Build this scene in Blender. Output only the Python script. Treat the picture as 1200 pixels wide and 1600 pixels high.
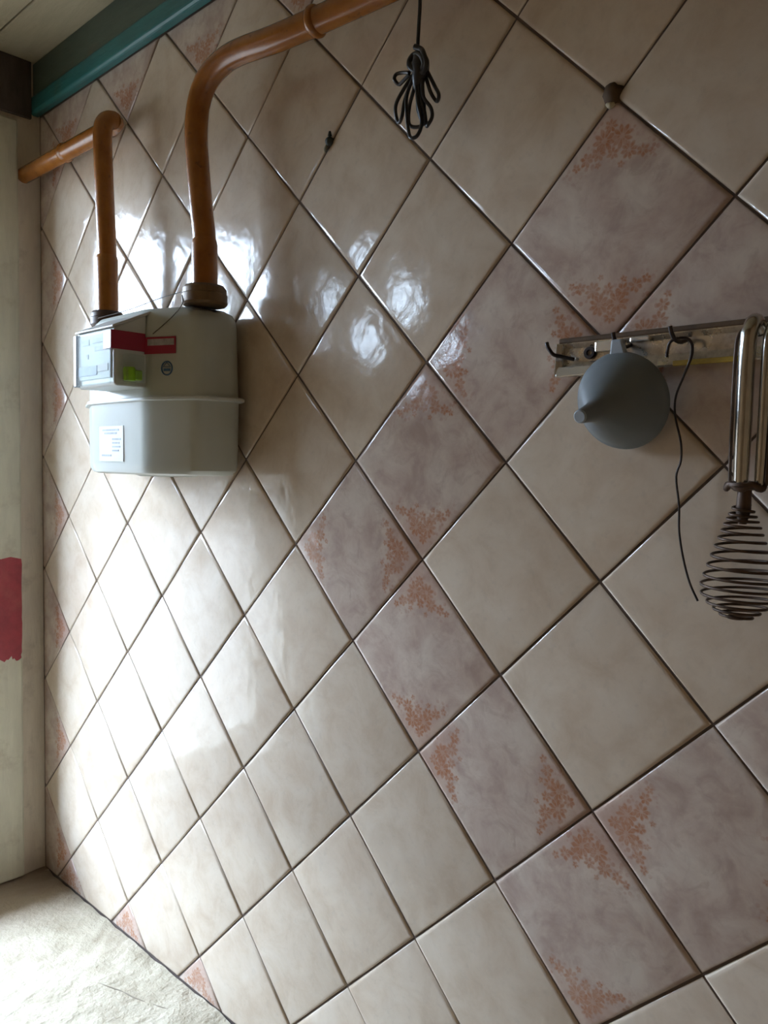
import bpy, math, random
from mathutils import Vector, Matrix, noise

for o in list(bpy.data.objects):
    bpy.data.objects.remove(o)
C = bpy.context.scene.collection
SC = bpy.context.scene
random.seed(4)
S = 0.15            # one tile is 15 cm; scene coordinates below are in tiles
Z0 = 1.7575         # height of the tile grid's origin above the floor


def W(x, y, z):
    return Vector((x * S, y * S, z * S + Z0))


# ------------------------------------------------------------------ camera
cam = bpy.data.cameras.new('camera')
cam.sensor_fit = 'VERTICAL'
cam.sensor_height = 36.0
cam.lens = 1255.24 / 1600 * 36.0
cam.clip_start = 0.01
camo = bpy.data.objects.new('camera', cam)
C.objects.link(camo)
right = Vector((0.72142072, 0.69228563, 0.01710978))
down = Vector((0.0527306, -0.03028061, -0.99814957))
fwd = Vector((-0.69048651, 0.72098799, -0.0583497))
camo.matrix_world = Matrix((
    (right.x, -down.x, -fwd.x, 3.79156879 * S),
    (right.y, -down.y, -fwd.y, -4.3565429 * S),
    (right.z, -down.z, -fwd.z, -0.73593309 * S + Z0),
    (0, 0, 0, 1)))
SC.camera = camo

# ------------------------------------------------------------------ sky and exposure
SC.view_settings.view_transform = 'Standard'
SC.view_settings.look = 'None'
SC.view_settings.gamma = 1.0
SC.view_settings.use_curve_mapping = False
SC.view_settings.exposure = 0.0
SKY = 81.0
wd = bpy.data.worlds.new('sky')
SC.world = wd
wd.use_nodes = True
nt = wd.node_tree
nt.nodes.clear()
tc = nt.nodes.new('ShaderNodeTexCoord')
sx = nt.nodes.new('ShaderNodeSeparateXYZ')
nt.links.new(tc.outputs['Generated'], sx.inputs[0])
rp = nt.nodes.new('ShaderNodeValToRGB')          # overcast sky: the zenith about three times the horizon
nt.links.new(sx.outputs['Z'], rp.inputs[0])
e = rp.color_ramp.elements
e[0].position = 0.0
e[0].color = (0.22, 0.275, 0.345, 1)
e[1].position = 1.0
e[1].color = (0.60, 0.765, 1.0, 1)
bg = nt.nodes.new('ShaderNodeBackground')
bg.inputs['Strength'].default_value = SKY
nt.links.new(rp.outputs[0], bg.inputs[0])
out = nt.nodes.new('ShaderNodeOutputWorld')
nt.links.new(bg.outputs[0], out.inputs[0])

# the room, in tiles
XL, XR = -6.42, 7.0
YF, YB = -8.2, 0.0
ZL, ZT, ZC = -6.05, 3.48, 4.1
ZF = -Z0 / S
# window openings in the left wall: (y0, y1, z0, z1)
WIN = [(-3.95, -0.27, -5.2, 2.75), (-6.75, -5.45, 1.15, 2.65)]
for k, (y0, y1, z0, z1) in enumerate(WIN):           # portals only guide the sky's sampling
    L = bpy.data.lights.new('window_portal', 'AREA')
    L.shape = 'RECTANGLE'
    L.size = (z1 - z0) * S
    L.size_y = (y1 - y0) * S
    L.cycles.is_portal = True
    lo = bpy.data.objects.new('window_portal', L)
    lo.location = W(XL - 0.22, (y0 + y1) / 2, (z0 + z1) / 2)
    lo.rotation_euler = (0, -math.pi / 2, 0)
    C.objects.link(lo)

# ------------------------------------------------------------------ node helpers
class NT:
    def __init__(s, name):
        s.m = bpy.data.materials.new(name)
        s.m.use_nodes = True
        s.t = s.m.node_tree
        s.b = s.t.nodes['Principled BSDF']

    def n(s, kind, **kw):
        nd = s.t.nodes.new(kind)
        for k, v in kw.items():
            setattr(nd, k, v)
        return nd

    def link(s, a, b):
        s.t.links.new(a, b)

    def val(s, sock, v):
        if hasattr(v, 'is_output'):
            s.link(v, sock)
        else:
            sock.default_value = v

    def math(s, op, a, b=0.0, c=0.0, clamp=False):
        nd = s.n('ShaderNodeMath', operation=op, use_clamp=clamp)
        s.val(nd.inputs[0], a)
        s.val(nd.inputs[1], b)
        s.val(nd.inputs[2], c)
        return nd.outputs[0]

    def vmath(s, op, a, b=(0, 0, 0)):
        nd = s.n('ShaderNodeVectorMath', operation=op)
        s.val(nd.inputs[0], a)
        s.val(nd.inputs[1], b)
        return nd.outputs[1] if op in ('LENGTH', 'DISTANCE', 'DOT_PRODUCT') else nd.outputs[0]

    def scale(s, v, f):
        nd = s.n('ShaderNodeVectorMath', operation='SCALE')
        s.val(nd.inputs[0], v)
        s.val(nd.inputs['Scale'], f)
        return nd.outputs[0]

    def obj(s):
        return s.n('ShaderNodeTexCoord').outputs['Object']

    def noise(s, vec, scale, detail=3, rough=0.55, dist=0.0):
        nd = s.n('ShaderNodeTexNoise')
        s.val(nd.inputs['Vector'], vec)
        nd.inputs['Scale'].default_value = scale
        nd.inputs['Detail'].default_value = detail
        nd.inputs['Roughness'].default_value = rough
        nd.inputs['Distortion'].default_value = dist
        return nd.outputs['Fac']

    def ramp(s, fac, *stops):
        nd = s.n('ShaderNodeValToRGB')
        s.val(nd.inputs[0], fac)
        el = nd.color_ramp.elements
        while len(el) < len(stops):
            el.new(0.5)
        for q, (p, c) in zip(el, stops):
            q.position = p
            q.color = (*c, 1) if len(c) == 3 else c
        return nd.outputs[0]

    def mrange(s, v, a, b, c=0.0, d=1.0, smooth=False):
        nd = s.n('ShaderNodeMapRange')
        if smooth:
            nd.interpolation_type = 'SMOOTHSTEP'
        s.val(nd.inputs['Value'], v)
        for k, q in zip(('From Min', 'From Max', 'To Min', 'To Max'), (a, b, c, d)):
            nd.inputs[k].default_value = q
        return nd.outputs[0]

    def mix(s, fac, a, b):
        nd = s.n('ShaderNodeMix', data_type='RGBA')
        s.val(nd.inputs[0], fac)
        s.val(nd.inputs[6], a if not isinstance(a, tuple) else (*a, 1))
        s.val(nd.inputs[7], b if not isinstance(b, tuple) else (*b, 1))
        return nd.outputs[2]

    def bump(s, h, strength, dist, normal=None):
        nd = s.n('ShaderNodeBump')
        s.val(nd.inputs['Height'], h)
        nd.inputs['Strength'].default_value = strength
        nd.inputs['Distance'].default_value = dist
        if normal is not None:
            s.link(normal, nd.inputs['Normal'])
        return nd.outputs[0]

    def set(s, **kw):
        for k, v in kw.items():
            s.val(s.b.inputs[k.replace('_', ' ')], (*v, 1) if isinstance(v, tuple) and len(v) == 3 else v)
        return s


def simple(name, col, rough=0.5, metal=0.0, var=0.12, scale=30.0, bump=0.0, bscale=60.0, col2=None):
    """One colour with procedural mottling and an optional fine relief."""
    q = NT(name)
    ob = q.obj()
    nz = q.noise(ob, scale, 4, 0.6)
    c2 = col2 or tuple(c * (1 - 2.5 * var) for c in col)
    q.set(Base_Color=q.ramp(nz, (0.3, c2), (0.62, col)), Roughness=rough, Metallic=metal)
    if bump:
        q.set(Normal=q.bump(q.noise(ob, bscale, 4, 0.6), 0.6, bump))
    return q.m


# ------------------------------------------------------------------ tiles
def tile_material(name, decor):
    q = NT(name)
    ob = q.obj()
    p = q.scale(ob, 1.0 / S)                                    # tile coordinates, -0.5..0.5
    rnd = q.n('ShaderNodeObjectInfo').outputs['Random']
    off = q.n('ShaderNodeCombineXYZ')
    q.link(q.math('MULTIPLY', rnd, 91.0), off.inputs[0])
    q.link(q.math('MULTIPLY', rnd, 57.0), off.inputs[1])
    pr = q.vmath('ADD', p, off.outputs[0])
    big = q.noise(pr, 3.2, 5, 0.62, 0.4)
    fine = q.noise(pr, 14.0, 3, 0.6)
    if not decor:
        col = q.ramp(big, (0.30, (0.54, 0.425, 0.32)), (0.52, (0.62, 0.515, 0.405)), (0.70, (0.66, 0.565, 0.46)))
        col = q.mix(q.mrange(fine, 0.56, 0.75, 0, 0.35), col, (0.47, 0.40, 0.33))
    else:
        col = q.ramp(big, (0.30, (0.42, 0.31, 0.26)), (0.47, (0.52, 0.41, 0.345)), (0.66, (0.62, 0.525, 0.44)))
        blot = q.noise(pr, 7.0, 4, 0.6, 0.8)
        col = q.mix(q.mrange(blot, 0.50, 0.70, 0, 0.5), col, (0.38, 0.275, 0.23))
        # flowers printed in two opposite corners (point symmetric)
        sp = q.n('ShaderNodeSeparateXYZ')
        q.link(p, sp.inputs[0])
        sg = q.math('SIGN', q.math('ADD', sp.outputs[0], sp.outputs[1]))
        cu = q.math('SUBTRACT', 0.5, q.math('MULTIPLY', sp.outputs[0], sg))
        cv = q.math('SUBTRACT', 0.5, q.math('MULTIPLY', sp.outputs[1], sg))
        warp = q.math('MULTIPLY', q.math('SUBTRACT', q.noise(pr, 22.0, 2), 0.5), 0.025)
        mask = None
        flowers = [(.205, .125, .078, 9), (.125, .205, .072, 9), (.225, .225, .040, 6), (.275, .145, .052, 7),
                   (.155, .300, .056, 8), (.345, .105, .046, 6), (.110, .375, .042, 6), (.415, .080, .030, 5),
                   (.120, .100, .045, 7), (.085, .430, .026, 5), (.240, .315, .022, 5), (.325, .190, .024, 5)]
        for k, (u, v, r, n) in enumerate(flowers):
            du = q.math('SUBTRACT', cu, u)
            dv = q.math('SUBTRACT', cv, v)
            ln = q.math('SQRT', q.math('MULTIPLY_ADD', du, du, q.math('MULTIPLY', dv, dv)))
            an = q.math('ARCTAN2', dv, du)
            pt = q.math('MULTIPLY_ADD', q.math('COSINE', q.math('MULTIPLY_ADD', an, float(n), k * 1.3)), 0.13 * r, 0.84 * r)
            dd = q.math('SUBTRACT', q.math('ADD', ln, warp), pt)
            mk = q.mrange(dd, 0.004, -0.008)
            seam = q.mrange(q.math('COSINE', q.math('MULTIPLY_ADD', an, float(n), k * 1.3)), -1.0, -0.55, 0.45, 1.0)
            hole = q.math('MULTIPLY', seam, q.mrange(ln, 0.18 * r, 0.28 * r, 0.55, 1.0))
            mk = q.math('MULTIPLY', mk, hole)
            mask = mk if mask is None else q.math('MAXIMUM', mask, mk)
        # little leaves strewn between and beyond the flowers
        vo = q.n('ShaderNodeTexVoronoi')
        q.link(pr, vo.inputs['Vector'])
        vo.inputs['Scale'].default_value = 26.0
        leaf = q.mrange(vo.outputs['Distance'], 0.42, 0.30)
        arm = q.math('MULTIPLY', q.math('ADD', cu, 0.03), q.math('ADD', cv, 0.03))
        zone = q.math('MULTIPLY', q.mrange(arm, 0.115, 0.06), q.mrange(arm, 0.006, 0.014))
        zone = q.math('MULTIPLY', zone, q.mrange(q.math('MAXIMUM', cu, cv), 0.56, 0.42))
        leaf = q.math('MULTIPLY', q.math('MULTIPLY', leaf, zone), q.mrange(q.noise(pr, 9.0, 2), 0.45, 0.6))
        wear = q.mrange(q.noise(pr, 5.0, 4, 0.7), 0.30, 0.62, 0.45, 0.95)
        grain = q.mrange(q.noise(pr, 40.0, 2), 0.35, 0.65, 0.65, 1.0)
        mask = q.math('MULTIPLY', q.math('MULTIPLY', mask, wear), grain)
        col = q.mix(q.math('MULTIPLY', leaf, 0.55), col, (0.36, 0.16, 0.11))
        wash = q.math('MULTIPLY', q.mrange(arm, 0.11, 0.03), q.mrange(q.math('MAXIMUM', cu, cv), 0.5, 0.25))
        col = q.mix(q.math('MULTIPLY', wash, 0.35), col, (0.47, 0.27, 0.20))
        col = q.mix(mask, col, (0.40, 0.165, 0.08))
    tone = q.mrange(rnd, 0, 1, 0.94, 1.03)
    hs = q.n('ShaderNodeHueSaturation')
    q.link(col, hs.inputs['Color'])
    q.link(tone, hs.inputs['Value'])
    b1 = q.bump(q.noise(pr, 5.0, 2, 0.5), 0.35, 0.0022)
    b2 = q.bump(q.noise(pr, 60.0, 3, 0.6), 0.12, 0.0006, b1)
    q.set(Base_Color=hs.outputs[0], Roughness=q.mrange(fine, 0.3, 0.7, 0.10, 0.15), IOR=1.5, Normal=b2)
    return q.m


M_TILE = tile_material('cream glazed tile', False)
M_DECOR = tile_material('flowered glazed tile', True)
M_GROUT = simple('dark grout', (0.13, 0.095, 0.08), 0.9, var=0.15, scale=20, bump=0.002)


# ------------------------------------------------------------------ mesh helpers
class MB:
    """Collects shapes (scene coordinates in tiles) and links them as ONE mesh object."""
    def __init__(s):
        s.v, s.f = [], []

    def add(s, vs, fs):
        k = len(s.v)
        s.v += [Vector(v) for v in vs]
        s.f += [tuple(i + k for i in f) for f in fs]
        return s

    def box(s, a, b):
        (x0, y0, z0), (x1, y1, z1) = a, b
        return s.add([(x0, y0, z0), (x1, y0, z0), (x1, y1, z0), (x0, y1, z0),
                      (x0, y0, z1), (x1, y0, z1), (x1, y1, z1), (x0, y1, z1)],
                     [(3, 2, 1, 0), (4, 5, 6, 7), (0, 1, 5, 4), (1, 2, 6, 5), (2, 3, 7, 6), (3, 0, 4, 7)])

    def prism(s, poly, axis_levels):
        """Stacked outlines: axis_levels = [(z, scale about centre)], poly in (x, y) counter-clockwise."""
        cx = sum(p[0] for p in poly) / len(poly)
        cy = sum(p[1] for p in poly) / len(poly)
        n = len(poly)
        vs, fs = [], []
        for z, k in axis_levels:
            vs += [(cx + (x - cx) * k, cy + (y - cy) * k, z) for x, y in poly]
        for r in range(len(axis_levels) - 1):
            for i in range(n):
                j = (i + 1) % n
                fs.append((r * n + i, r * n + j, (r + 1) * n + j, (r + 1) * n + i))
        fs.append(tuple(reversed(range(n))))
        fs.append(tuple(range((len(axis_levels) - 1) * n, len(axis_levels) * n)))
        return s.add(vs, fs)

    def tube(s, pts, r, seg=12, smooth=0, closed=False, caps=True):
        pts = [Vector(p) for p in pts]
        rs = list(r) if isinstance(r, (list, tuple)) else [r] * len(pts)
        if smooth:
            q, qr = [], []
            n = len(pts)
            rng = n if closed else n - 1
            for i in range(rng):
                g = (lambda k: pts[k % n]) if closed else (lambda k: pts[min(max(k, 0), n - 1)])
                p0, p1, p2, p3 = g(i - 1), g(i), g(i + 1), g(i + 2)
                for k in range(smooth):
                    t = k / smooth
                    q.append(0.5 * ((2 * p1) + (p2 - p0) * t + (2 * p0 - 5 * p1 + 4 * p2 - p3) * t * t
                                    + (3 * p1 - p0 - 3 * p2 + p3) * t ** 3))
                    qr.append(rs[i] * (1 - t) + rs[(i + 1) % n] * t)
            if not closed:
                q.append(pts[-1])
                qr.append(rs[-1])
            pts, rs = q, qr
        n = len(pts)
        tang = []
        for i in range(n):
            a = pts[(i - 1) % n] if closed or i > 0 else pts[i]
            b = pts[(i + 1) % n] if closed or i < n - 1 else pts[i]
            d = b - a
            tang.append(d.normalized() if d.length > 1e-9 else Vector((0, 0, 1)))
        t = tang[0]
        u = t.cross(Vector((0, 0, 1)))
        if u.length < 1e-3:
            u = t.cross(Vector((1, 0, 0)))
        u.normalize()
        vs, fs = [], []
        for i in range(n):
            t = tang[i]
            u = u - t * u.dot(t)
            u.normalize()
            w = t.cross(u)
            for k in range(seg):
                a = 2 * math.pi * k / seg
                vs.append(pts[i] + (u * math.cos(a) + w * math.sin(a)) * rs[i])
        for i in range(n if closed else n - 1):
            j = (i + 1) % n
            for k in range(seg):
                m = (k + 1) % seg
                fs.append((i * seg + k, i * seg + m, j * seg + m, j * seg + k))
        if caps and not closed:
            fs.append(tuple(reversed(range(seg))))
            fs.append(tuple(range((n - 1) * seg, n * seg)))
        return s.add(vs, fs)

    def lathe(s, prof, seg=24, org=(0, 0, 0), axis=(0, 0, 1), closed=True):
        """prof: (radius, height) outline; a closed outline makes a hollow solid."""
        ax = Vector(axis).normalized()
        u = ax.cross(Vector((1, 0, 0)))
        if u.length < 1e-3:
            u = ax.cross(Vector((0, 1, 0)))
        u.normalize()
        w = ax.cross(u)
        o = Vector(org)
        n = len(prof)
        vs = [o + ax * h + (u * math.cos(2 * math.pi * k / seg) + w * math.sin(2 * math.pi * k / seg)) * r
              for r, h in prof for k in range(seg)]
        fs = []
        for i in range(n if closed else n - 1):
            j = (i + 1) % n
            for k in range(seg):
                m = (k + 1) % seg
                fs.append((i * seg + k, i * seg + m, j * seg + m, j * seg + k))
        if not closed:
            fs.append(tuple(reversed(range(seg))))
            fs.append(tuple(range((n - 1) * seg, n * seg)))
        return s.add(vs, fs)

    def build(s, name, mat, parent=None, smooth=None, bevel=0.0, bseg=2, sub=0):
        me = bpy.data.meshes.new(name)
        org = parent_loc(parent)
        me.from_pydata([W(*v) - org for v in s.v], [], s.f)
        me.update()
        import bmesh
        bm = bmesh.new()
        bm.from_mesh(me)
        bmesh.ops.recalc_face_normals(bm, faces=bm.faces)
        bm.to_mesh(me)
        bm.free()
        me.materials.append(mat)
        o = bpy.data.objects.new(name, me)
        C.objects.link(o)
        o.parent = parent
        if smooth is not None:
            for p in me.polygons:
                p.use_smooth = True
            me.set_sharp_from_angle(angle=math.radians(smooth))
        if bevel:
            b = o.modifiers.new('bevel', 'BEVEL')
            b.width = bevel * S
            b.segments = bseg
            b.limit_method = 'ANGLE'
            b.angle_limit = math.radians(30)
            b.harden_normals = False
        return o


def parent_loc(p):
    v = Vector((0, 0, 0))
    while p is not None:
        v = v + p.location
        p = p.parent
    return v


def thing(name, label, cat, loc):
    o = bpy.data.objects.new(name, None)
    o.empty_display_size = 0.02
    o.location = W(*loc)
    o['label'] = label
    o['category'] = cat
    C.objects.link(o)
    return o


def tag(o, label, cat):
    o['label'] = label
    o['category'] = cat
    return o


def struct(o):
    o['kind'] = 'structure'
    return o


def structure_root(name, loc=(0, 0, 0)):
    o = bpy.data.objects.new(name, None)
    o.empty_display_size = 0.02
    o.location = W(*loc)
    C.objects.link(o)
    return struct(o)


# ------------------------------------------------------------------ materials of the room
def painted(name, c1, c2, c3, rough=0.45, sz=(6, 6, 1.2), bump=0.0012):
    """Old brushed paint: streaks along z, grime in blotches."""
    q = NT(name)
    ob = q.obj()
    st = q.noise(q.vmath('MULTIPLY', ob, sz), 9.0, 4, 0.6, 0.3)
    bl = q.noise(ob, 14.0, 5, 0.65)
    col = q.ramp(st, (0.3, c2), (0.65, c1))
    col = q.mix(q.mrange(bl, 0.56, 0.74, 0, 0.8), col, c3)
    q.set(Base_Color=col, Roughness=rough, Normal=q.bump(q.noise(q.vmath('MULTIPLY', ob, sz), 30.0, 4, 0.6), 0.6, bump))
    return q.m


M_JAMB = painted('pinkish painted plaster', (0.70, 0.61, 0.49), (0.62, 0.53, 0.43), (0.44, 0.36, 0.28), 0.6)
M_FRAME = painted('cream painted wood', (0.64, 0.61, 0.48), (0.56, 0.53, 0.42), (0.44, 0.39, 0.29), 0.42)
M_DARKBROWN = painted('dark brown of shade and backing', (0.10, 0.075, 0.06), (0.06, 0.045, 0.035), (0.03, 0.025, 0.02), 0.6)  # dark brown for the painted shade board and the ceiling backing
M_TEAL = painted('teal painted board', (0.030, 0.175, 0.17), (0.024, 0.13, 0.135), (0.05, 0.13, 0.11), 0.4, (1.2, 6, 6))
M_PLANK = painted('cream painted plank', (0.50, 0.43, 0.29), (0.43, 0.37, 0.245), (0.33, 0.275, 0.17), 0.5, (1.2, 6, 6))
M_WALL = simple('beige plaster', (0.32, 0.195, 0.09), 0.8, var=0.08, scale=4, bump=0.001)
M_FLOOR = simple('brown floor paint', (0.17, 0.09, 0.04), 0.5, var=0.12, scale=6)
M_RED = painted('red paint patch', (0.40, 0.045, 0.06), (0.30, 0.035, 0.05), (0.42, 0.09, 0.08), 0.55, (6, 6, 6))


def glass_material():
    q = NT('window glass')
    tr = q.n('ShaderNodeBsdfTransparent')
    tr.inputs[0].default_value = (0.97, 0.98, 0.98, 1)
    gl = q.n('ShaderNodeBsdfGlossy')
    gl.inputs['Roughness'].default_value = 0.02
    lw = q.n('ShaderNodeLayerWeight')
    fr = q.math('MULTIPLY_ADD', q.math('POWER', lw.outputs['Facing'], 5.0), 0.9, 0.04)
    mx = q.n('ShaderNodeMixShader')
    q.link(fr, mx.inputs[0])
    q.link(tr.outputs[0], mx.inputs[1])
    q.link(gl.outputs[0], mx.inputs[2])
    q.link(mx.outputs[0], q.t.nodes['Material Output'].inputs[0])
    return q.m


M_GLASS = glass_material()


# ------------------------------------------------------------------ the room shell
T = 0.9   # wall thickness
TL = 0.16  # the glazed side is only a thin timber wall
struct(MB().box((XL - TL, YF - TL, ZF - .6), (XR + T, T, ZF)).build('floor', M_FLOOR))
wall_back = struct(MB().box((XL - TL, 0.016, ZF), (XR + T, T, ZC + .2)).build('wall_back', M_GROUT))
struct(MB().box((XL - TL, YF - T, ZF), (XR + T, YF, ZC + .2)).build('wall_front', M_WALL))
struct(MB().box((XR, YF, ZF), (XR + T, 0.016, ZC + .2)).build('wall_right', M_WALL))
# yard outside the windows; far dark block added to hide the low sky
M_YARD = simple('pale dusty yard', (0.05, 0.04, 0.029), 0.9, var=0.06, scale=1.5)
M_BLOCKER = simple('dark light blocker', (0.06, 0.045, 0.03), 0.9, var=0.1, scale=1.0)  # dark colour shared by the unseen light blockers
struct(MB().box((XL - 320, -320, ZF - 3), (XL + 40, 220, ZF - 2)).build('floor_outside', M_YARD))
struct(MB().box((XL - 170, -260, ZF - 2), (XL - 150, 160, 13.0)).build('blocker_far', M_BLOCKER))
# unseen slab added over the windows to block the steep sky
struct(MB().box((XL - 6, YF - 4, ZC), (XL - TL, 2, ZC + .3)).build('blocker_top', M_BLOCKER))
struct(MB().box((XL - 5, -12.6, ZF - 2), (XL - TL, -12, ZC)).build('blocker_side', M_BLOCKER))  # unseen side wall added to cut light along the facade
# left wall with its openings
b = MB()
ys = [0.016]
for y0, y1, z0, z1 in WIN:
    b.box((XL - TL, y0, ZF), (XL, y1, z0))
    b.box((XL - TL, y0, z1), (XL, y1, ZC + .2))
    ys += [y1, y0]
ys.append(YF)
for k in range(0, len(ys), 2):
    b.box((XL - TL, ys[k + 1], ZF), (XL, ys[k], ZC + .2))
struct(b.build('wall_left', M_JAMB))

# ceiling with planks running along the tiled wall
ceil = struct(MB().box((XL - TL, YF - T, ZC + .12), (XR + T, T, ZC + .6)).build('ceiling', M_DARKBROWN))
pw = 0.62
y = -0.02
k = 0
while y - pw > YF - 0.0:
    MB().box((XL, y - pw + .018, ZC), (XR, y, ZC + .115)).build('plank', M_PLANK, ceil, bevel=.012, bseg=1)
    y -= pw

# teal cornice board along the top of the tiles
tr = structure_root('trim_1', (XL, -.05, ZT))
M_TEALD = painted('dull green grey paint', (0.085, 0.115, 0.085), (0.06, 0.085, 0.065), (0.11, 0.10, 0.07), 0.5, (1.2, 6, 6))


def board(prof, name, mat):
    vs = [(x, yy, zz) for x in (XL, XR) for yy, zz in prof]
    n = len(prof)
    fs = [(i, (i + 1) % n, n + (i + 1) % n, n + i) for i in range(n)] + [tuple(range(n)), tuple(range(n, 2 * n))]
    return MB().add(vs, fs).build(name, mat, tr, bevel=.008, bseg=1)


board([(-.0, ZT), (-.075, ZT), (-.10, ZT + .03), (-.10, ZT + .19), (-.08, ZT + .225), (-.0, ZT + .225)], 'cornice_bead', M_TEAL)
board([(-.0, ZT + .23), (-.065, ZT + .23), (-.065, ZC), (-.0, ZC)], 'cornice_board', M_TEALD)

# added dark board, shade painted over the window, between frame and ceiling
struct(MB().box((XL, -3.0, 3.42), (XL + .05, -.10, ZC)).build('shade_board', M_DARKBROWN, bevel=.01))

# windows: frames, panes
for k, (y0, y1, z0, z1) in enumerate(WIN):
    root = structure_root('window_%d' % (k + 1), (XL, (y0 + y1) / 2, z0))
    fx0, fx1 = XL - .14, XL + .07
    w = .50 if k == 0 else .2
    if k == 0:      # the near upright carries on down to the ledge and up to the shade board
        MB().box((XL, y1 - w, ZL), (fx1, y1, 3.36)).build('frame_stile', M_FRAME, root, bevel=.03)
        MB().box((fx0, y1 - w, z0), (XL - .001, y1, z1)).build('frame_stile', M_FRAME, root)
    else:
        MB().box((fx0, y1 - w, z0), (fx1, y1, z1)).build('frame_stile', M_FRAME, root, bevel=.03)
    MB().box((fx0, y0, z0), (fx1, y0 + w, z1)).build('frame_stile', M_FRAME, root, bevel=.03)
    MB().box((fx0, y0 + w, z0), (fx1, y1 - w, z0 + .18)).build('frame_rail', M_FRAME, root, bevel=.02)
    MB().box((fx0, y0 + w, z1 - .12), (fx1, y1 - w, z1)).build('frame_rail', M_FRAME, root, bevel=.02)
    if k:           # the near window stands open, the far one is glazed
        MB().box((XL - .10, y0 + w, z0 + .18), (XL - .08, y1 - w, z1 - .12)).build('pane', M_GLASS, root)
    if k == 0:      # red paint daubed on the frame
        rr = random.Random(3)
        pts = []
        ring = [(-.285 - w + .0, -1.93), (-.285, -1.97), (-.288, -2.3), (-.286, -2.7), (-.288, -3.05), (-.30, -3.22),
                (-.36, -3.27), (-.42, -3.20), (-.50, -3.23), (-.285 - w, -3.20)]
        out_ = []
        for i in range(len(ring)):
            p0, p1 = ring[i], ring[(i + 1) % len(ring)]
            for t in range(4):
                out_.append((p0[0] + (p1[0] - p0[0]) * t / 4 + rr.uniform(-.006, .006),
                             p0[1] + (p1[1] - p0[1]) * t / 4 + rr.uniform(-.02, .02)))
        m = len(out_)
        vs = [(fx1 + d, yy, zz) for d in (-.004, .004) for yy, zz in out_]
        fs = [(i, (i + 1) % m, m + (i + 1) % m, m + i) for i in range(m)] + [tuple(range(m)), tuple(range(m, 2 * m))]
        MB().add(vs, fs).build('paint_patch', M_RED, root)['label'] = 'red paint patch'


# ------------------------------------------------------------------ the tiles, one by one
def clip(poly, nx, ny, c):
    """Keep nx*x + ny*y <= c."""
    res = []
    for i in range(len(poly)):
        p, q = poly[i], poly[(i + 1) % len(poly)]
        dp, dq = nx * p[0] + ny * p[1] - c, nx * q[0] + ny * q[1] - c
        if dp <= 0:
            res.append(p)
        if dp * dq < 0:
            t = dp / (dp - dq)
            res.append((p[0] + (q[0] - p[0]) * t, p[1] + (q[1] - p[1]) * t))
    return res


def area(p):
    return sum(p[i][0] * p[(i + 1) % len(p)][1] - p[(i + 1) % len(p)][0] * p[i][1] for i in range(len(p))) / 2


def inset(poly, d):
    r = poly
    for i in range(len(poly)):
        p, q = poly[i], poly[(i + 1) % len(poly)]
        ex, ey = q[0] - p[0], q[1] - p[1]
        L = math.hypot(ex, ey)
        if L < 1e-6:
            continue
        nx, ny = ey / L, -ex / L
        r = clip(r, nx, ny, nx * p[0] + ny * p[1] - d)
        if len(r) < 3:
            return []
    return r


def tile_mesh(poly, name):
    rings = [(0.0, -.045), (0.0, -.018), (.006, -.007), (.016, -.0022), (.032, 0.0)]
    vs, fs = [], []
    n = len(poly)
    prev = 0
    for d, h in rings:
        r = inset(poly, d) if d else poly
        if len(r) != n:
            break
        vs += [(x * S, y * S, h * S) for x, y in r]
        k = len(vs) - n
        if k:
            for i in range(n):
                j = (i + 1) % n
                fs.append((prev + i, prev + j, k + j, k + i))
        prev = k
    fs.append(tuple(range(prev, prev + n)))
    me = bpy.data.meshes.new(name)
    me.from_pydata(vs, [], fs)
    for p in me.polygons:
        p.use_smooth = True
    me.set_sharp_from_angle(angle=math.radians(50))
    return me


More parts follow.
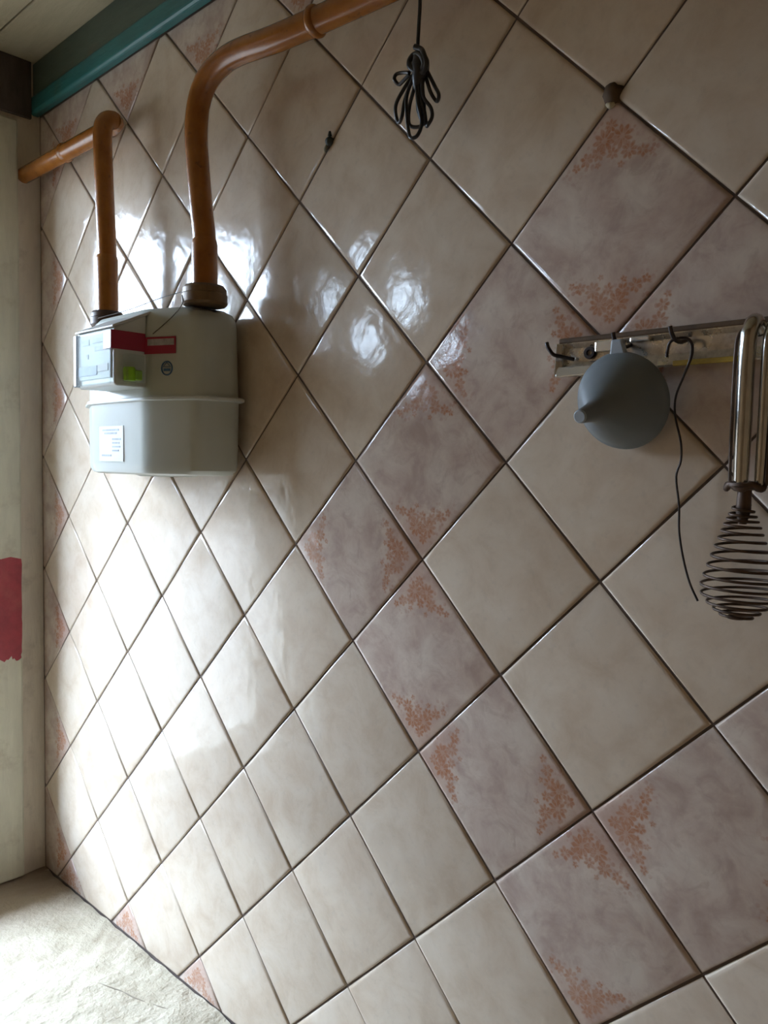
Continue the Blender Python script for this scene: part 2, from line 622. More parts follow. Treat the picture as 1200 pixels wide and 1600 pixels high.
g = .0062
H = .5 - g
full = [(-H, -H), (H, -H), (H, H), (-H, H)]
meshes = {}
for dec in (False, True):
    me = tile_mesh(full, 'tile')
    me.materials.append(M_DECOR if dec else M_TILE)
    meshes[dec] = me
r2 = math.sqrt(.5)
a_ax = Vector((r2, 0, -r2))
b_ax = Vector((r2, 0, r2))
n_ax = Vector((0, -1, 0))
RING = {(0, j) for j in range(-2, 2)} | {(3, j) for j in range(-2, 2)} | {(i, -2) for i in range(4)} | {(i, 1) for i in range(4)}
rj = random.Random(11)
GAP = .03
for i in range(-9, 12):
    for j in range(-14, 9):
        ca, cb = i + .5, j + .5
        # borders in this tile's own (a, b) frame
        lim = [(-r2, -r2, (ca + cb) * r2 - (XL + GAP)), (r2, r2, (XR - GAP) - (ca + cb) * r2),
               (-r2, r2, (ZT - .004) - (cb - ca) * r2), (r2, -r2, (cb - ca) * r2 - (ZL + .004))]
        poly = full
        for nx, ny, c in lim:
            poly = clip(poly, nx, ny, c)
            if len(poly) < 3:
                break
        if len(poly) < 3 or area(poly) < .012:
            continue
        dec = (i, j) in RING or i + j == -10 or j - i == 5 or j - i == -9
        turn = 1 if (i + j) % 2 else 0
        if i + j == -10:
            turn = 0
        if j - i in (5, -9):
            turn = 1
        whole = len(poly) == 4 and abs(area(poly) - area(full)) < 1e-6
        if whole:
            me = meshes[dec]
        else:
            if turn:        # into the turned frame
                poly = [(yy, -xx) for xx, yy in poly]
            me = tile_mesh(poly, 'tile')
            me.materials.append(M_DECOR if dec else M_TILE)
        ax, bx = (b_ax, -a_ax) if turn else (a_ax, b_ax)
        o = bpy.data.objects.new('tile', me)
        C.objects.link(o)
        rot = Matrix((ax, bx, n_ax)).transposed()
        rot = rot @ Matrix.Rotation(rj.uniform(-.0035, .0035), 3, 'X') @ Matrix.Rotation(rj.uniform(-.0035, .0035), 3, 'Y') \
            @ Matrix.Rotation(rj.uniform(-.002, .002), 3, 'Z')
        o.parent = wall_back
        loc = W((ca + cb) * r2, 0, (cb - ca) * r2) + Vector((0, rj.uniform(-.0003, .0003), 0))
        o.matrix_world = Matrix.Translation(loc) @ rot.to_4x4()


# ------------------------------------------------------------------ the rough ledge under the tiles
def ledge_material():
    q = NT('rough whitewashed concrete')
    ob = q.obj()
    n1 = q.noise(ob, 16.0, 6, 0.65)
    n2 = q.noise(ob, 70.0, 4, 0.6)
    col = q.ramp(n1, (0.28, (0.31, 0.255, 0.175)), (0.50, (0.42, 0.36, 0.26)), (0.7, (0.50, 0.435, 0.33)))
    sp = q.n('ShaderNodeSeparateXYZ')
    q.link(ob, sp.inputs[0])
    # brown dirt swept into the corner (object origin is the corner)
    d1 = q.math('MULTIPLY_ADD', q.math('SUBTRACT', q.noise(q.vmath('MULTIPLY', ob, (1, .35, 1)), 14.0, 4, .6), .5), .16, sp.outputs[0])
    dirt = q.mrange(d1, .24, .10, 0, .75)
    d2 = q.math('ADD', d1, q.math('MULTIPLY', sp.outputs[1], -.9))
    dirt2 = q.mrange(d2, .16, .02, 0, .85)
    col = q.mix(dirt, col, (0.42, 0.34, 0.25))
    col = q.mix(dirt2, col, (0.17, 0.11, 0.075))
    pits = q.mrange(n2, .64, .74, 0, .6)
    col = q.mix(pits, col, (0.42, 0.36, 0.29))
    q.set(Base_Color=col, Roughness=0.85, Normal=q.bump(n2, 0.8, 0.006))
    return q.m


YE = -2.6
lg = thing('concrete_ledge', 'rough whitewashed concrete ledge running along the foot of the tiled wall', 'ledge', (XL, 0, ZL))
nx, ny = 190, 50
b = MB()
vs, fs = [], []
for jy in range(ny + 1):
    for ix in range(nx + 1):
        x = XL + .004 + (XR - .01 - XL) * ix / nx
        yy = -.004 + (YE + .004) * jy / ny
        h = .035 * noise.noise(Vector((x * 1.3, yy * 1.3, 0))) + .022 * noise.noise(Vector((x * 5, yy * 5, 3)))
        if jy == 0:
            h += .03 * abs(noise.noise(Vector((x * 3.1, 0, 7))))
        vs.append((x, yy, ZL + h - .01 - (.05 if jy == ny else 0)))
for jy in range(ny):
    for ix in range(nx):
        k = jy * (nx + 1) + ix
        fs.append((k, k + 1, k + nx + 2, k + nx + 1))
top = len(vs)
# skirt down to the floor
edge = [ix for ix in range(nx + 1)] + [jy * (nx + 1) + nx for jy in range(1, ny + 1)] + \
       [ny * (nx + 1) + ix for ix in range(nx - 1, -1, -1)] + [jy * (nx + 1) for jy in range(ny - 1, 0, -1)]
base = len(vs)
for k in edge:
    vs.append((vs[k][0], vs[k][1], ZF))
m = len(edge)
for k in range(m):
    fs.append((edge[k], edge[(k + 1) % m], base + (k + 1) % m, base + k))
fs.append(tuple(base + k for k in range(m)))
b.add(vs, fs)
b.build('slab', ledge_material(), lg, smooth=40)
M_CRACK = simple('crack dirt', (0.27, 0.22, 0.16), 0.95)
# cracks and ridges in the wash
for pts in ([(-3.72, -.62, 0), (-3.45, -.52, 0), (-3.2, -.46, 0), (-2.98, -.36, 0), (-2.8, -.30, 0)],
            [(-2.85, -.86, 0), (-2.66, -.76, 0), (-2.5, -.76, 0), (-2.40, -.72, 0)]):
    def zz(x, yy):
        return ZL + .035 * noise.noise(Vector((x * 1.3, yy * 1.3, 0))) + .022 * noise.noise(Vector((x * 5, yy * 5, 3))) - .010
    MB().tube([(p[0], p[1], zz(p[0], p[1]) - .003) for p in pts], [.003] + [.008] * (len(pts) - 2) + [.002], 6, 6).build('crack', M_CRACK, lg)

# ------------------------------------------------------------------ gas pipes
def pipe_material():
    q = NT('ochre enamel pipe paint')
    ob = q.obj()
    nz = q.noise(ob, 25.0, 4, 0.6)
    col = q.ramp(nz, (0.3, (0.26, 0.082, 0.012)), (0.6, (0.36, 0.13, 0.020)))
    col = q.mix(q.mrange(q.noise(ob, 90.0, 3), .62, .72, 0, .6), col, (0.14, 0.05, 0.015))
    q.set(Base_Color=col, Roughness=0.27, Coat_Weight=0.25, Coat_Roughness=0.15, Normal=q.bump(q.noise(ob, 110.0, 3), .5, .0006))
    return q.m


M_PIPE = pipe_material()
M_NUT = simple('brown painted iron', (0.19, 0.115, 0.05), 0.5, 0.2, 0.15, 60, 0.0006, 150)
M_NUTD = simple('dark brown iron', (0.085, 0.05, 0.032), 0.5, 0.2, 0.15, 60)


def hexnut(x, y, z0, z1, r, rot=0.2):
    """A ribbed union nut: many-sided collar with chamfered ends."""
    nn = 16
    poly = [(x + r * math.cos(rot + 2 * math.pi * k / nn), y + r * math.sin(rot + 2 * math.pi * k / nn)) for k in range(nn)]
    h = z1 - z0
    return MB().prism(poly, [(z0, .93), (z0 + .12 * h, 1), (z0 + .55 * h, 1), (z0 + .6 * h, .96), (z0 + .85 * h, .96), (z1, .86)])


rp_ = thing('gas_pipe', 'ochre painted gas pipe bending right from the meter along the wall', 'pipe', (-2.21, -.37, .62))
PR = .099
path = [(-2.215, -.37, .625), (-2.22, -.37, 1.145), (-2.265, -.37, 1.42), (-2.325, -.37, 1.815), (-2.355, -.37, 2.10),
        (-2.315, -.37, 2.345), (-2.19, -.37, 2.50), (-1.98, -.365, 2.575), (-1.74, -.36, 2.585), (-1.30, -.34, 2.545), (-.86, -.29, 2.545)]
MB().tube(path, PR, 20, 6).build('pipe_bend', M_PIPE, rp_, smooth=60)
MB().tube([(-.90, -.295, 2.545), (-.30, -.245, 2.545), (.30, -.215, 2.55), (1.6, -.205, 2.56), (XR - .02, -.20, 2.58)], PR * .97, 20, 4).build('pipe_run', M_PIPE, rp_, smooth=60)
MB().tube([(-.925, -.298, 2.545), (-.90, -.296, 2.545), (-.875, -.293, 2.545), (-.85, -.291, 2.545)], [PR, PR + .016, PR + .016, PR], 20).build('weld_ring', M_PIPE, rp_, smooth=60)
MB().tube([(-2.214, -.37, .625), (-2.219, -.37, 1.13), (-2.222, -.37, 1.16), (-2.224, -.37, 1.18)], [PR + .012, PR + .012, PR + .006, PR - .002], 20).build('socket', M_PIPE, rp_, smooth=50)
hexnut(-2.215, -.37, .609, .775, .195).build('union_nut', M_NUT, rp_, smooth=25)['label'] = 'brown union nut'

lp_ = thing('gas_pipe', 'ochre painted gas pipe turning left from the meter into the window frame', 'pipe', (-3.95, -.37, .62))
LR = .094
path = [(-3.95, -.37, .625), (-3.955, -.37, 1.32), (-4.005, -.37, 1.96), (-4.04, -.37, 2.45), (-4.045, -.365, 2.58), (-4.05, -.34, 2.66),
        (-4.055, -.29, 2.705), (-4.06, -.235, 2.715)]
MB().tube(path, LR, 20, 6).build('pipe_riser', M_PIPE, lp_, smooth=60)
MB().tube([(-4.045, -.265, 2.712), (-4.10, -.21, 2.718), (-4.20, -.185, 2.72), (-4.35, -.18, 2.72), (-5.0, -.18, 2.725), (-5.7, -.18, 2.73), (XL - .10, -.18, 2.735)], LR, 20, 5).build('pipe_run', M_PIPE, lp_, smooth=60)
MB().tube([(-5.34, -.18, 2.727), (-5.31, -.18, 2.727), (-5.28, -.18, 2.727), (-5.25, -.18, 2.727)], [LR, LR + .013, LR + .013, LR], 20).build('weld_ring', M_PIPE, lp_, smooth=60)
MB().tube([(-3.95, -.37, .625), (-3.955, -.37, 1.28), (-3.957, -.37, 1.31), (-3.958, -.37, 1.33)], [LR + .014, LR + .014, LR + .006, LR - .002], 20).build('socket', M_PIPE, lp_, smooth=50)
hexnut(-3.95, -.37, .609, .76, .165).build('union_nut', M_NUTD, lp_, smooth=25)['label'] = 'dark union nut'

# ------------------------------------------------------------------ gas meter
M_METER = simple('grey green meter enamel', (0.57, 0.605, 0.56), 0.28, 0.0, 0.03, 8, 0.0005, 40)
M_METERL = simple('pale meter plastic', (0.60, 0.63, 0.60), 0.35, 0.0, 0.02, 8)
M_HOOD = simple('white plastic hood', (0.62, 0.63, 0.61), 0.35, 0.0, 0.02, 8)
M_STK = simple('red sticker print', (0.36, 0.015, 0.045), 0.4, 0.0, 0.03, 20)
M_STKG = simple('pale sticker print', (0.48, 0.44, 0.43), 0.5, 0.0, 0.15, 120)
M_LABEL = simple('white paper label', (0.72, 0.75, 0.78), 0.5, 0.0, 0.01, 20)
M_DIAL = simple('grey white dial', (0.50, 0.535, 0.55), 0.5, 0.0, 0.03, 60)
M_INK = simple('grey ink', (0.36, 0.39, 0.43), 0.5, 0.0, 0.2, 90)
M_BLUE = simple('blue ink', (0.05, 0.14, 0.28), 0.5, 0.0, 0.1, 60)
M_BLUEP = simple('pale blue print', (0.16, 0.23, 0.45), 0.5, 0.0, 0.12, 60)
M_DARKW = simple('dark counter recess', (0.10, 0.12, 0.16), 0.3)
M_GREEN = simple('yellow green plastic seal', (0.30, 0.62, 0.02), 0.3, 0.0, 0.15, 60)


def clear_plastic():
    q = NT('clear plastic')
    tr = q.n('ShaderNodeBsdfTransparent')
    tr.inputs[0].default_value = (0.94, 0.96, 0.95, 1)
    q.set(Base_Color=(0.75, 0.80, 0.76), Roughness=0.35)
    mx = q.n('ShaderNodeMixShader')
    mx.inputs[0].default_value = 0.10
    q.link(tr.outputs[0], mx.inputs[1])
    q.link(q.b.outputs[0], mx.inputs[2])
    q.link(mx.outputs[0], q.t.nodes['Material Output'].inputs[0])
    return q.m


M_CLEAR = clear_plastic()
M_WIRE = simple('thin seal wire', (0.13, 0.12, 0.11), 0.4, 0.7)

gm = thing('gas_meter', 'pale grey-green gas meter hanging between the two ochre pipes', 'gas meter', (-3.1, -.4, -.88))
A, B, Cc = (.50, -.72), (1.0, -.50), (1.05, -.14)
xc = -3.1


def rounded(poly, r, k=4):
    res = []
    n = len(poly)
    for i in range(n):
        p0, p1, p2 = (Vector((*poly[(i + q) % n], 0)) for q in (-1, 0, 1))
        d0, d1 = (p0 - p1), (p2 - p1)
        rr = min(r, d0.length * .45, d1.length * .45)
        a, c = p1 + d0.normalized() * rr, p1 + d1.normalized() * rr
        for t in range(k + 1):
            u = t / k
            v = a * (1 - u) ** 2 + p1 * 2 * u * (1 - u) + c * u * u
            res.append((v.x, v.y))
    return res


plan = [(xc - A[0], A[1]), (xc + A[0], A[1]), (xc + B[0], B[1]), (xc + Cc[0], Cc[1]), (xc + Cc[0] - .08, -.05),
        (xc - Cc[0] + .08, -.05), (xc - Cc[0], Cc[1]), (xc - B[0], B[1])]
plan = rounded(plan, .09)
MB().prism(plan, [(-.86, .86), (-.845, .93), (-.815, .97), (-.76, .985), (-.20, .995), (-.185, 1.0)]).build('lower_shell', M_METER, gm, smooth=30)
MB().prism(plan, [(-.185, 1.0), (-.17, .99), (.44, .965), (.50, .955), (.555, .92), (.595, .84), (.605, .70)]).build('upper_shell', M_METER, gm, smooth=30)
MB().prism(plan, [(-.212, 1.03), (-.204, 1.055), (-.186, 1.058), (-.174, 1.045)]).build('flange', M_METERL, gm, smooth=30)['label'] = 'pale crimped flange'
# drip shaped foot under the lower shell
MB().prism([(xc + .1, -.62), (xc + .62, -.50), (xc + .62, -.22), (xc + .1, -.2)], [(-.875, .8), (-.85, 1.0)]).build('foot', M_METER, gm)
# counter box
bx0, bx1, by = -3.29, -2.61, -1.0
box = MB()
prof = [(-.69, -.10), (by + .02, -.10), (by, -.08), (by, .38), (by + .015, .40), (-.70, .54)]
vs = [(x, yy, zz) for x in (bx0, bx1) for yy, zz in prof]
n = len(prof)
fs = [(i, (i + 1) % n, n + (i + 1) % n, n + i) for i in range(n)] + [tuple(range(n)), tuple(range(n, 2 * n))]
cb = box.add(vs, fs).build('counter_box', M_METERL, gm, bevel=.02)
MB().add([(bx0 - .01, by - .02, .385), (bx1 + .012, by - .02, .385), (bx1 + .012, -.66, .545), (bx0 - .01, -.66, .545),
          (bx0 - .01, by - .02, .405), (bx1 + .012, by - .02, .405), (bx1 + .012, -.66, .57), (bx0 - .01, -.66, .57)],
         [(3, 2, 1, 0), (4, 5, 6, 7), (0, 1, 5, 4), (1, 2, 6, 5), (2, 3, 7, 6), (3, 0, 4, 7)]).build('hood', M_HOOD, cb, bevel=.012)
MB().box((bx0 - .02, by - .03, -.085), (bx0 + .045, by + .02, .375)).build('window_edge', M_DARKW, cb, bevel=.01)
MB().box((bx0 + .05, by - .012, -.03), (bx1 - .05, by - .002, .355)).build('dial_plate', M_DIAL, cb)
for x0, x1, z0, z1 in ((.12, .26, .27, .32), (.32, .52, .28, .32), (.2, .24, .15, .19), (.36, .56, .21, .25)):
    MB().box((bx0 + x0, by - .016, z0), (bx0 + x1, by - .011, z1)).build('print', M_INK, cb)
MB().box((bx0 + .06, by - .018, .005), (bx0 + .40, by - .011, .085)).build('print', M_BLUEP, cb)
MB().box((bx0 + .41, by - .018, .03), (bx0 + .60, by - .011, .09)).build('print', M_STKG, cb)
MB().box((bx0 + .047, by - .03, -.085), (bx1 - .015, by - .02, .375)).build('cover', M_CLEAR, cb)['label'] = 'clear plastic counter cover'
MB().box((bx1 - .13, by - .034, .21), (bx1 + .004, by - .029, .365)).box((bx1 - .002, by - .03, .21), (bx1 + .008, -.715, .365)).build('sticker', M_STK, cb)['label'] = 'dark red sticker'
# clear side block with its green seal
MB().box((bx1 + .004, -.93, -.065), (bx1 + .085, -.76, .17)).build('seal_block', M_CLEAR, cb, bevel=.012)
MB().lathe([(.0005, 0), (.045, 0), (.052, .01), (.052, .10), (.044, .115), (.0005, .115)], 16, (bx1 + .045, -.885, -.055), (0, 0, 1)).build('seal', M_GREEN, cb, smooth=40)['label'] = 'yellow-green seal'
MB().box((bx1 + .02, -.845, -.045), (bx1 + .07, -.775, .04)).build('seal_core', M_GREEN, cb, bevel=.01)


# things stuck on the slanted right-front face
def face_pt(t, z, d=.0):
    """Point along the chamfer (0 at the front edge, 1 at the side), height z, d proud of it."""
    k = .975
    cx_, cy_ = sum(p[0] for p in plan) / len(plan), sum(p[1] for p in plan) / len(plan)
    pa, pb = Vector((xc + A[0], A[1])), Vector((xc + B[0], B[1]))
    pa = Vector((cx_, cy_)) + (pa - Vector((cx_, cy_))) * k
    pb = Vector((cx_, cy_)) + (pb - Vector((cx_, cy_))) * k
    p = pa.lerp(pb, t)
    dr = (pb - pa).normalized()
    nn = Vector((dr.y, -dr.x))
    p = p + nn * d
    return (p.x, p.y, z)


def face_plate(t0, t1, z0, z1, d0, d1):
    vs = [face_pt(t, z, d) for d in (d0, d1) for t, z in ((t0, z0), (t1, z0), (t1, z1), (t0, z1))]
    return MB().add(vs, [(0, 1, 2, 3), (7, 6, 5, 4), (0, 4, 5, 1), (1, 5, 6, 2), (2, 6, 7, 3), (3, 7, 4, 0)])


stk = face_plate(-.02, .60, .19, .335, .006, .010).build('sticker', M_STK, gm)
stk['label'] = 'red and white strip sticker'
face_plate(.06, .57, .262, .318, .010, .012).build('print', M_STKG, stk)
ring = []
for k in range(24):
    a = 2 * math.pi * k / 24
    ring.append(face_pt(.43 + .10 * math.cos(a), .065 + .058 * math.sin(a), .008))
em = MB().tube(ring, .006, 6, closed=True).build('emblem', M_BLUE, gm)
em['label'] = 'round blue emblem'
face_plate(.37, .49, .04, .062, .006, .010).build('print', M_BLUE, em)
tri = [face_pt(.36, .078, .008), face_pt(.50, .078, .008), face_pt(.43, .115, .008)]
MB().tube(tri, .004, 5, closed=True).build('print', M_BLUE, em)
# paper label low on the front face
lab = MB().box((-3.43, -.722, -.745), (-2.98, -.712, -.42)).build('paper_label', M_LABEL, gm)
for z, x0, x1 in ((-.455, -3.37, -3.06), (-.485, -3.33, -3.10), (-.54, -3.18, -3.02), (-.575, -3.18, -3.05), (-.61, -3.18, -3.03), (-.645, -3.18, -3.06), (-.69, -3.38, -3.2)):
    MB().box((x0, -.7245, z - .008), (x1, -.7215, z + .008)).build('print', M_INK, lab)
# seal wire strung between the unions
MB().tube([(-3.80, -.545, .66), (-3.35, -.46, .70), (-2.8, -.46, .735), (-2.38, -.47, .74), (-2.27, -.555, .70)], .004, 5, 6).build('seal_wire', M_WIRE, gm)
MB().tube([(-2.27, -.56, .68), (-2.25, -.57, .60), (-2.36, -.60, .50), (-2.52, -.69, .36)], .004, 5, 6).build('seal_wire', M_WIRE, gm)

# ------------------------------------------------------------------ black cord looped over the pipe
M_CORD = simple('black rubber cord', (0.022, 0.019, 0.020), 0.38, 0.0, 0.1, 60)
cd = thing('cord_bundle', 'black cord tied in a bundle of loops hanging under the pipe', 'cord', (.15, -.30, 1.9))
Y = -.31
CR = .0125
MB().tube([(.15, -.105, 2.44), (.155, -.10, 2.58), (.16, -.15, 2.66), (.163, -.22, 2.672), (.164, -.29, 2.645), (.165, -.33, 2.57), (.164, -.335, 2.45),
           (.163, Y, 2.303), (.157, Y, 2.153), (.15, Y, 2.003), (.156, Y, 1.92)], CR, 8, 6).build('hanging_cord', M_CORD, cd, smooth=60)
LOOPS = {
    'wrap': [(.15, 1.997), (.20, 1.965), (.24, 1.913), (.254, 1.854), (.209, 1.819), (.133, 1.862), (.106, 1.92), (.147, 1.955), (.224, 1.906), (.233, 1.854), (.176, 1.836), (.116, 1.88)],
    'loop1': [(.132, 1.887), (.015, 1.78), (-.043, 1.691), (-.052, 1.611), (-.015, 1.575), (.019, 1.61), (.017, 1.705), (.075, 1.793), (.141, 1.871)],
    'loop2': [(.15, 1.856), (.086, 1.716), (.078, 1.593), (.083, 1.499), (.127, 1.424), (.178, 1.43), (.201, 1.51), (.185, 1.625), (.161, 1.755), (.158, 1.866)],
    'loop3': [(.192, 1.843), (.213, 1.678), (.265, 1.59), (.285, 1.523), (.262, 1.475), (.231, 1.489), (.216, 1.585), (.179, 1.719), (.167, 1.863)],
    'loop4': [(.124, 1.864), (.101, 1.773), (.048, 1.664), (.069, 1.54), (.142, 1.506), (.177, 1.535), (.146, 1.667), (.135, 1.794), (.158, 1.854)],
    'loop5': [(.108, 1.845), (.03, 1.876), (-.023, 1.88), (-.026, 1.843), (-.004, 1.811), (.04, 1.816), (.108, 1.833)],
    'loop6': [(.217, 1.835), (.269, 1.734), (.32, 1.664), (.313, 1.63), (.28, 1.64), (.246, 1.705), (.192, 1.843)],
    'loop7': [(.165, 1.90), (.150, 1.75), (.165, 1.60), (.19, 1.53), (.205, 1.60), (.20, 1.75), (.185, 1.88)]}
for k, (nm, pts) in enumerate(LOOPS.items()):
    off = (-.03, .015, -.015, .0, .03, -.02, .03, .01)[k]
    p3 = [(x, Y + off + .012 * math.sin(2.1 * i + k), z) for i, (x, z) in enumerate(pts)]
    MB().tube(p3, CR * (1.5 if nm == 'wrap' else 1.0), 8, 6).build('wrap' if nm == 'wrap' else 'loop', M_CORD, cd, smooth=60)
# the tight waist where the bundle is bound
MB().tube([(.155, Y, 1.985), (.165, Y, 1.95), (.178, Y, 1.90), (.178, Y, 1.85), (.165, Y, 1.80), (.15, Y, 1.73)], [.012, .040, .058, .058, .048, .02], 12, 4).build('binding', M_CORD, cd, smooth=60)

# ------------------------------------------------------------------ hook rail
def rail_metal():
    q = NT('worn plated steel')
    ob = q.obj()
    bl = q.noise(ob, 40.0, 5, 0.65)
    col = q.ramp(bl, (0.35, (0.34, 0.28, 0.22)), (0.55, (0.62, 0.57, 0.50)))
    q.set(Base_Color=col, Metallic=q.mrange(bl, .3, .5, .55, .95), Roughness=q.mrange(bl, .35, .6, .42, .22))
    return q.m


M_RAIL = rail_metal()
M_RUST = simple('rusty brown edge', (0.13, 0.075, 0.035), 0.65, 0.2, 0.2, 50)
M_WHITEP = simple('bare bright tinplate', (0.82, 0.81, 0.78), 0.22, 0.75, 0.03, 30)
M_YEL = simple('yellow paint', (0.52, 0.36, 0.05), 0.5, 0.0, 0.2, 50)
M_HOOK = simple('dark steel hook', (0.055, 0.045, 0.045), 0.4, 0.6, 0.2, 60)
rl = thing('hook_rail', 'worn plated metal hook rail fixed to the tiles', 'rail', (2.4, 0, -.08))
x0, x1 = 1.14, 4.1
prof = [(-.012, .03), (-.07, .03), (-.078, .012), (-.06, -.02), (-.055, -.10), (-.07, -.14), (-.082, -.165), (-.075, -.172), (-.03, -.165), (-.012, -.15)]
vs = [(x, yy, zz + (.006 if x == x1 else 0)) for x in (x0, x1) for yy, zz in prof]
n = len(prof)
fs = [(i, (i + 1) % n, n + (i + 1) % n, n + i) for i in range(n)] + [tuple(range(n)), tuple(range(n, 2 * n))]
MB().add(vs, fs).build('backplate', M_RAIL, rl, bevel=.006)
MB().box((x0 - .004, -.082, .012), (x1 + .004, -.008, .045)).build('top_edge', M_RUST, rl, bevel=.01)['label'] = 'rusty top edge'
# flared white end and the lighter patches
MB().add([(x0 - .01, -.10, .015), (x0 + .03, -.086, .012), (x0 + .035, -.09, -.17), (x0 - .01, -.115, -.19), (x0 - .01, -.02, .015), (x0 + .03, -.02, .012), (x0 + .035, -.02, -.17), (x0 - .01, -.02, -.19)],
         [(0, 1, 2, 3), (4, 7, 6, 5), (0, 4, 5, 1), (1, 5, 6, 2), (2, 6, 7, 3), (3, 7, 4, 0)]).build('end_lip', M_WHITEP, rl, bevel=.006)
MB().add([(x0 + .0, -.10, -.128), (1.62, -.078, -.133), (1.62, -.09, -.175), (x0 + .0, -.115, -.190),
          (x0 + .0, -.05, -.128), (1.62, -.05, -.133), (1.62, -.05, -.175), (x0 + .0, -.05, -.190)],
         [(0, 1, 2, 3), (4, 7, 6, 5), (0, 4, 5, 1), (1, 5, 6, 2), (2, 6, 7, 3), (3, 7, 4, 0)]).build('lower_lip', M_WHITEP, rl, bevel=.006)
MB().box((1.38, -.083, -.055), (1.55, -.058, .010)).build('paint_chip', M_WHITEP, rl, bevel=.01)
MB().box((1.60, -.083, -.018), (1.72, -.060, .012)).build('paint_chip', M_WHITEP, rl, bevel=.008)
MB().box((1.86, -.088, -.170), (2.21, -.070, -.142)).build('yellow_stripe', M_YEL, rl, bevel=.003)['label'] = 'yellow paint stripe'
MB().lathe([(.018, 0), (.034, 0), (.038, .008), (.034, .02), (.018, .02)], 16, (1.345, -.062, -.055), (0, -1, 0)).build('screw_ring', M_HOOK, rl, smooth=40)


def hook(x, z):
    return MB().tube([(x, -.06, z), (x - .01, -.12, z - .02), (x - .02, -.17, z - .015), (x - .03, -.20, z + .02), (x - .035, -.21, z + .055)], .0115, 8, 6)


MB().tube([(1.245, -.075, -.085), (1.19, -.13, -.07), (1.16, -.17, -.06), (1.13, -.18, -.02), (1.115, -.175, .012)], .012, 8, 6).build('hook', M_HOOK, rl, smooth=60)
for hx in (1.60, 1.93, 2.33, 2.9, 3.35, 3.8):
    hook(hx, -.03).build('hook', M_HOOK, rl, smooth=60)

# ------------------------------------------------------------------ funnel
M_FUN = simple('grey blue plastic', (0.175, 0.20, 0.215), 0.42, 0.0, 0.03, 20, 0.0003, 60)
M_TAB = simple('pale plastic of tab and tip glint', (0.36, 0.41, 0.46), 0.5, 0.0, 0.05, 40)  # pale tab plastic; on the spout tip it paints a glint
ax = Vector((0.01, -.972, -.235)).normalized()
fc = Vector((1.592, -.125, -.352))
fn = thing('funnel', 'grey-blue plastic funnel hung on the rail with its spout pointing outward', 'funnel', tuple(fc))
R_ = .262
outer = [(R_ + .012, -.012), (R_ + .016, .0), (R_ + .010, .02), (R_, .028), (.235, .075), (.19, .145), (.140, .215), (.095, .27), (.070, .30), (.058, .335), (.047, .40), (.038, .470)]
inner = [(r - .016, h - .006) for r, h in reversed(outer[4:])] + [(R_ - .012, .02), (R_ - .008, -.012)]
inner[0] = (.022, .462)
inner.insert(0, (.030, .478))
MB().lathe(outer + inner, 48, fc, ax).build('cone', M_FUN, fn, smooth=35)
MB().lathe([(.0005, .470), (.036, .470), (.036, .480), (.030, .485), (.0005, .484)], 20, fc, ax).build('tip_glint', M_TAB, fn, smooth=40)['label'] = 'pale disc on the spout tip, painted glint'  # pale disc added to paint the light caught by the tip
u = Vector((0, -ax.z, ax.y)).normalized()
if u.z < 0:
    u = -u
c1 = fc + u * (R_ - .02)
c2 = fc + u * (R_ + .085)
sx_ = Vector((.042, 0, 0))
th = ax * .018
vs = [c1 - sx_ * 1.3, c1 + sx_ * 1.3, c2 + sx_ * .8, c2 - sx_ * .8]
vs = [v - th for v in vs] + [v + th for v in vs]
MB().add(vs, [(0, 1, 2, 3), (7, 6, 5, 4), (0, 4, 5, 1), (1, 5, 6, 2), (2, 6, 7, 3), (3, 7, 4, 0)]).build('hanging_tab', M_TAB, fn, bevel=.012)['label'] = 'pale hanging tab'

# ------------------------------------------------------------------ dangling wire
wr = thing('hanging_wire', 'thin dark wire dangling from a hook of the rail', 'wire', (1.9, -.1, -.05))
MB().tube([(1.86, -.16, -.13), (1.865, -.165, -.10), (1.885, -.18, -.055), (1.925, -.17, -.038), (1.965, -.155, -.04), (1.985, -.14, -.065), (1.985, -.13, -.11), (1.972, -.12, -.15), (1.935, -.11, -.235),
           (1.892, -.10, -.337), (1.890, -.095, -.441), (1.922, -.085, -.581), (1.925, -.08, -.685), (1.90, -.075, -.773), (1.92, -.07, -.93), (1.924, -.065, -1.069),
           (1.950, -.065, -1.207), (1.992, -.065, -1.343), (2.042, -.065, -1.441)],
          [.0085] * 8 + [.0062] * 11, 7, 5).build('strand', M_HOOK, wr, smooth=60)

# ------------------------------------------------------------------ whisk
M_CHROME = simple('polished steel', (0.60, 0.58, 0.55), 0.16, 1.0, 0.1, 40)
M_RUSTW = simple('rusty wire', (0.105, 0.062, 0.04), 0.5, 0.35, 0.2, 60)
WY = -.215
wx = 2.325
wk = thing('whisk', 'spiral wire egg whisk with steel handle hanging from the rail', 'whisk', (wx, WY, -.1))


def bent_rod(dx, r, zt, mat, yoff=0.0, back=.0):
    return MB().tube([(wx + dx * .92 + .03, WY + .05, zt - .035), (wx + dx * .92 + .028, WY + .02 + yoff, zt), (wx + dx + .024, WY - .02 + yoff, zt - .03),
                      (wx + dx + .014, WY - .03 + yoff, zt - .12), (wx + dx + .004, WY - .015 + yoff, -.5), (wx + dx * .95 - .004, WY + yoff, -.80)],
                     [r, r, r, r, r, r * .9], 14, 6).build('handle_rod', mat, wk, smooth=60)


bent_rod(-.020, .040, -.0, M_CHROME, -.02)
bent_rod(.066, .027, -.02, M_CHROME)
bent_rod(-.085, .009, -.03, M_RUSTW)
bent_rod(.102, .009, -.03, M_RUSTW)
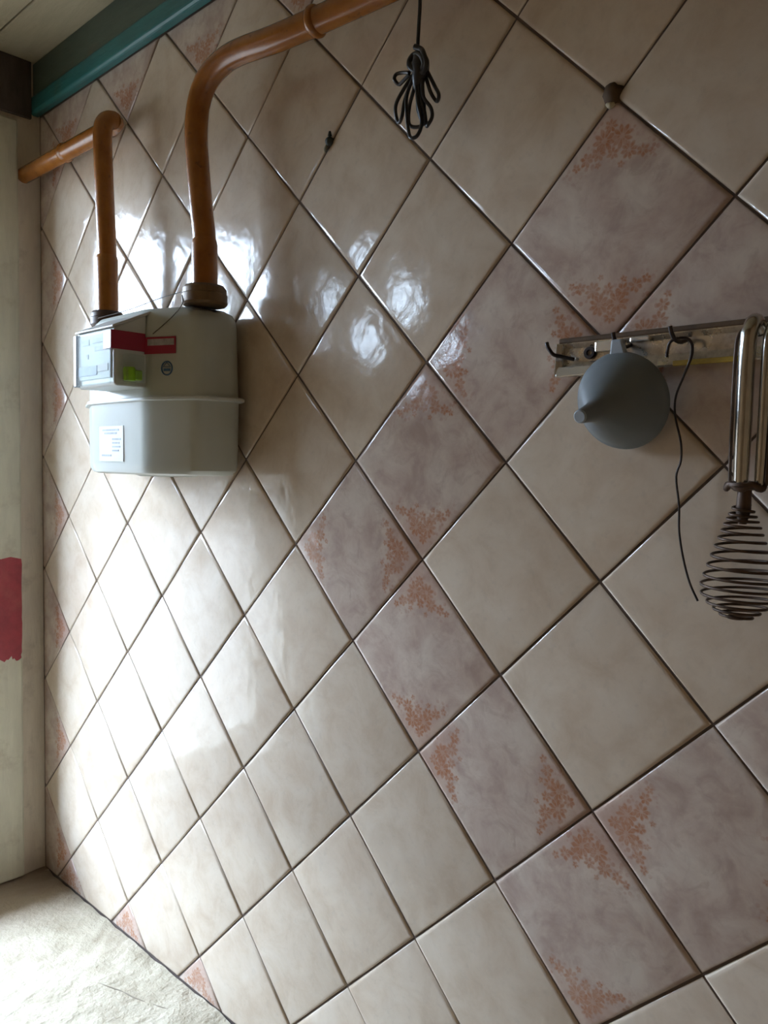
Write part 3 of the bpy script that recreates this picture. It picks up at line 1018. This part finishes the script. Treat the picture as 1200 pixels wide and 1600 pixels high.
# twisted collar
col = []
for k in range(40):
    a = 2 * math.pi * k / 40
    col.append((wx - .008 + .088 * math.cos(a), WY + .060 * math.sin(a), -.812 + .012 * math.sin(5 * a)))
MB().tube(col, .017, 8, closed=True).build('collar', M_RUSTW, wk, smooth=60)
MB().lathe([(.085, -.81), (.085, -.795), (.0005, -.79), (.0005, -.83), (.05, -.83)], 20, (wx - .008, WY, 0), (0, 0, 1)).build('collar_cap', M_RUSTW, wk, smooth=40)
MB().tube([(wx - .008, WY, -.80), (wx - .010, WY, -.86), (wx - .012, WY, -.93), (wx - .014, WY, -1.0)], [.034, .034, .037, .02], 14).build('neck', M_RUSTW, wk, smooth=60)
# the spiral
key = [(-.905, .040), (-.94, .055), (-.965, .066), (-.99, .076), (-1.02, .088), (-1.055, .100), (-1.095, .114), (-1.14, .130), (-1.19, .146), (-1.24, .162),
       (-1.29, .177), (-1.335, .188), (-1.385, .165), (-1.42, .130), (-1.448, .100), (-1.472, .066), (-1.476, .02)]
pts = []
N = 26
for i in range(len(key) - 1):
    for k in range(N):
        t = k / N
        z = key[i][0] * (1 - t) + key[i + 1][0] * t
        r = key[i][1] * (1 - t) + key[i + 1][1] * t
        a = 2 * math.pi * t + .8
        pts.append((wx - .016 + r * math.cos(a), WY + r * math.sin(a), z))
MB().tube(pts, .0072, 7).build('coil', M_RUSTW, wk, smooth=60)['label'] = 'rusty spiral coil'

# ------------------------------------------------------------------ small things on the tiles
M_PUTTY = simple('brown putty', (0.10, 0.055, 0.022), 0.7, 0.0, 0.2, 60, .001)
M_CREAM = simple('cream filler', (0.50, 0.43, 0.29), 0.7, 0.0, 0.05, 60)
pp = thing('putty_plug', 'brown putty plug where four tiles meet, above the rail', 'plug', (1.40, 0, 1.435))
b = MB()
vs, fs = [], []
for r, h in ((.085, .03), (.075, -.012), (.045, -.032), (.012, -.04)):
    for k in range(14):
        a = 2 * math.pi * k / 14
        q = 1 + .30 * noise.noise(Vector((math.cos(a) * 1.7, math.sin(a) * 1.7, 2)))
        vs.append((1.40 + r * q * math.cos(a) * .75, h, 1.437 + r * q * math.sin(a) * .8))
for i in range(3):
    for k in range(14):
        m = (k + 1) % 14
        fs.append((i * 14 + k, i * 14 + m, (i + 1) * 14 + m, (i + 1) * 14 + k))
fs += [tuple(range(13, -1, -1)), tuple(range(42, 56))]
b.add(vs, fs).build('plug', M_PUTTY, pp, smooth=50)
MB().tube([(1.37, -.006, 1.385), (1.395, -.012, 1.37), (1.42, -.008, 1.375)], [.012, .020, .010], 8, 4).build('filler_smear', M_CREAM, pp, smooth=60)
wp = thing('wall_plug', 'small dark wall plug stuck in a joint left of the cord bundle', 'plug', (-1.04, 0, 1.80))
M_PLUG = simple('dark green plastic', (0.025, 0.03, 0.024), 0.5, 0.0, 0.1, 60)
MB().tube([(-1.04, .05, 1.80), (-1.04, -.015, 1.80), (-1.045, -.035, 1.80)], [.035, .038, .018], 10).tube(
    [(-1.02, -.02, 1.83), (-1.01, -.03, 1.865)], [.018, .008], 8).build('sleeve', M_PLUG, wp, smooth=50)
MB().tube([(-1.06, -.006, 1.775), (-1.075, -.012, 1.745), (-1.08, -.01, 1.725)], [.014, .017, .006], 8, 3).build('filler_smear', simple('grey filler', (0.20, 0.19, 0.15), 0.7), wp, smooth=60)
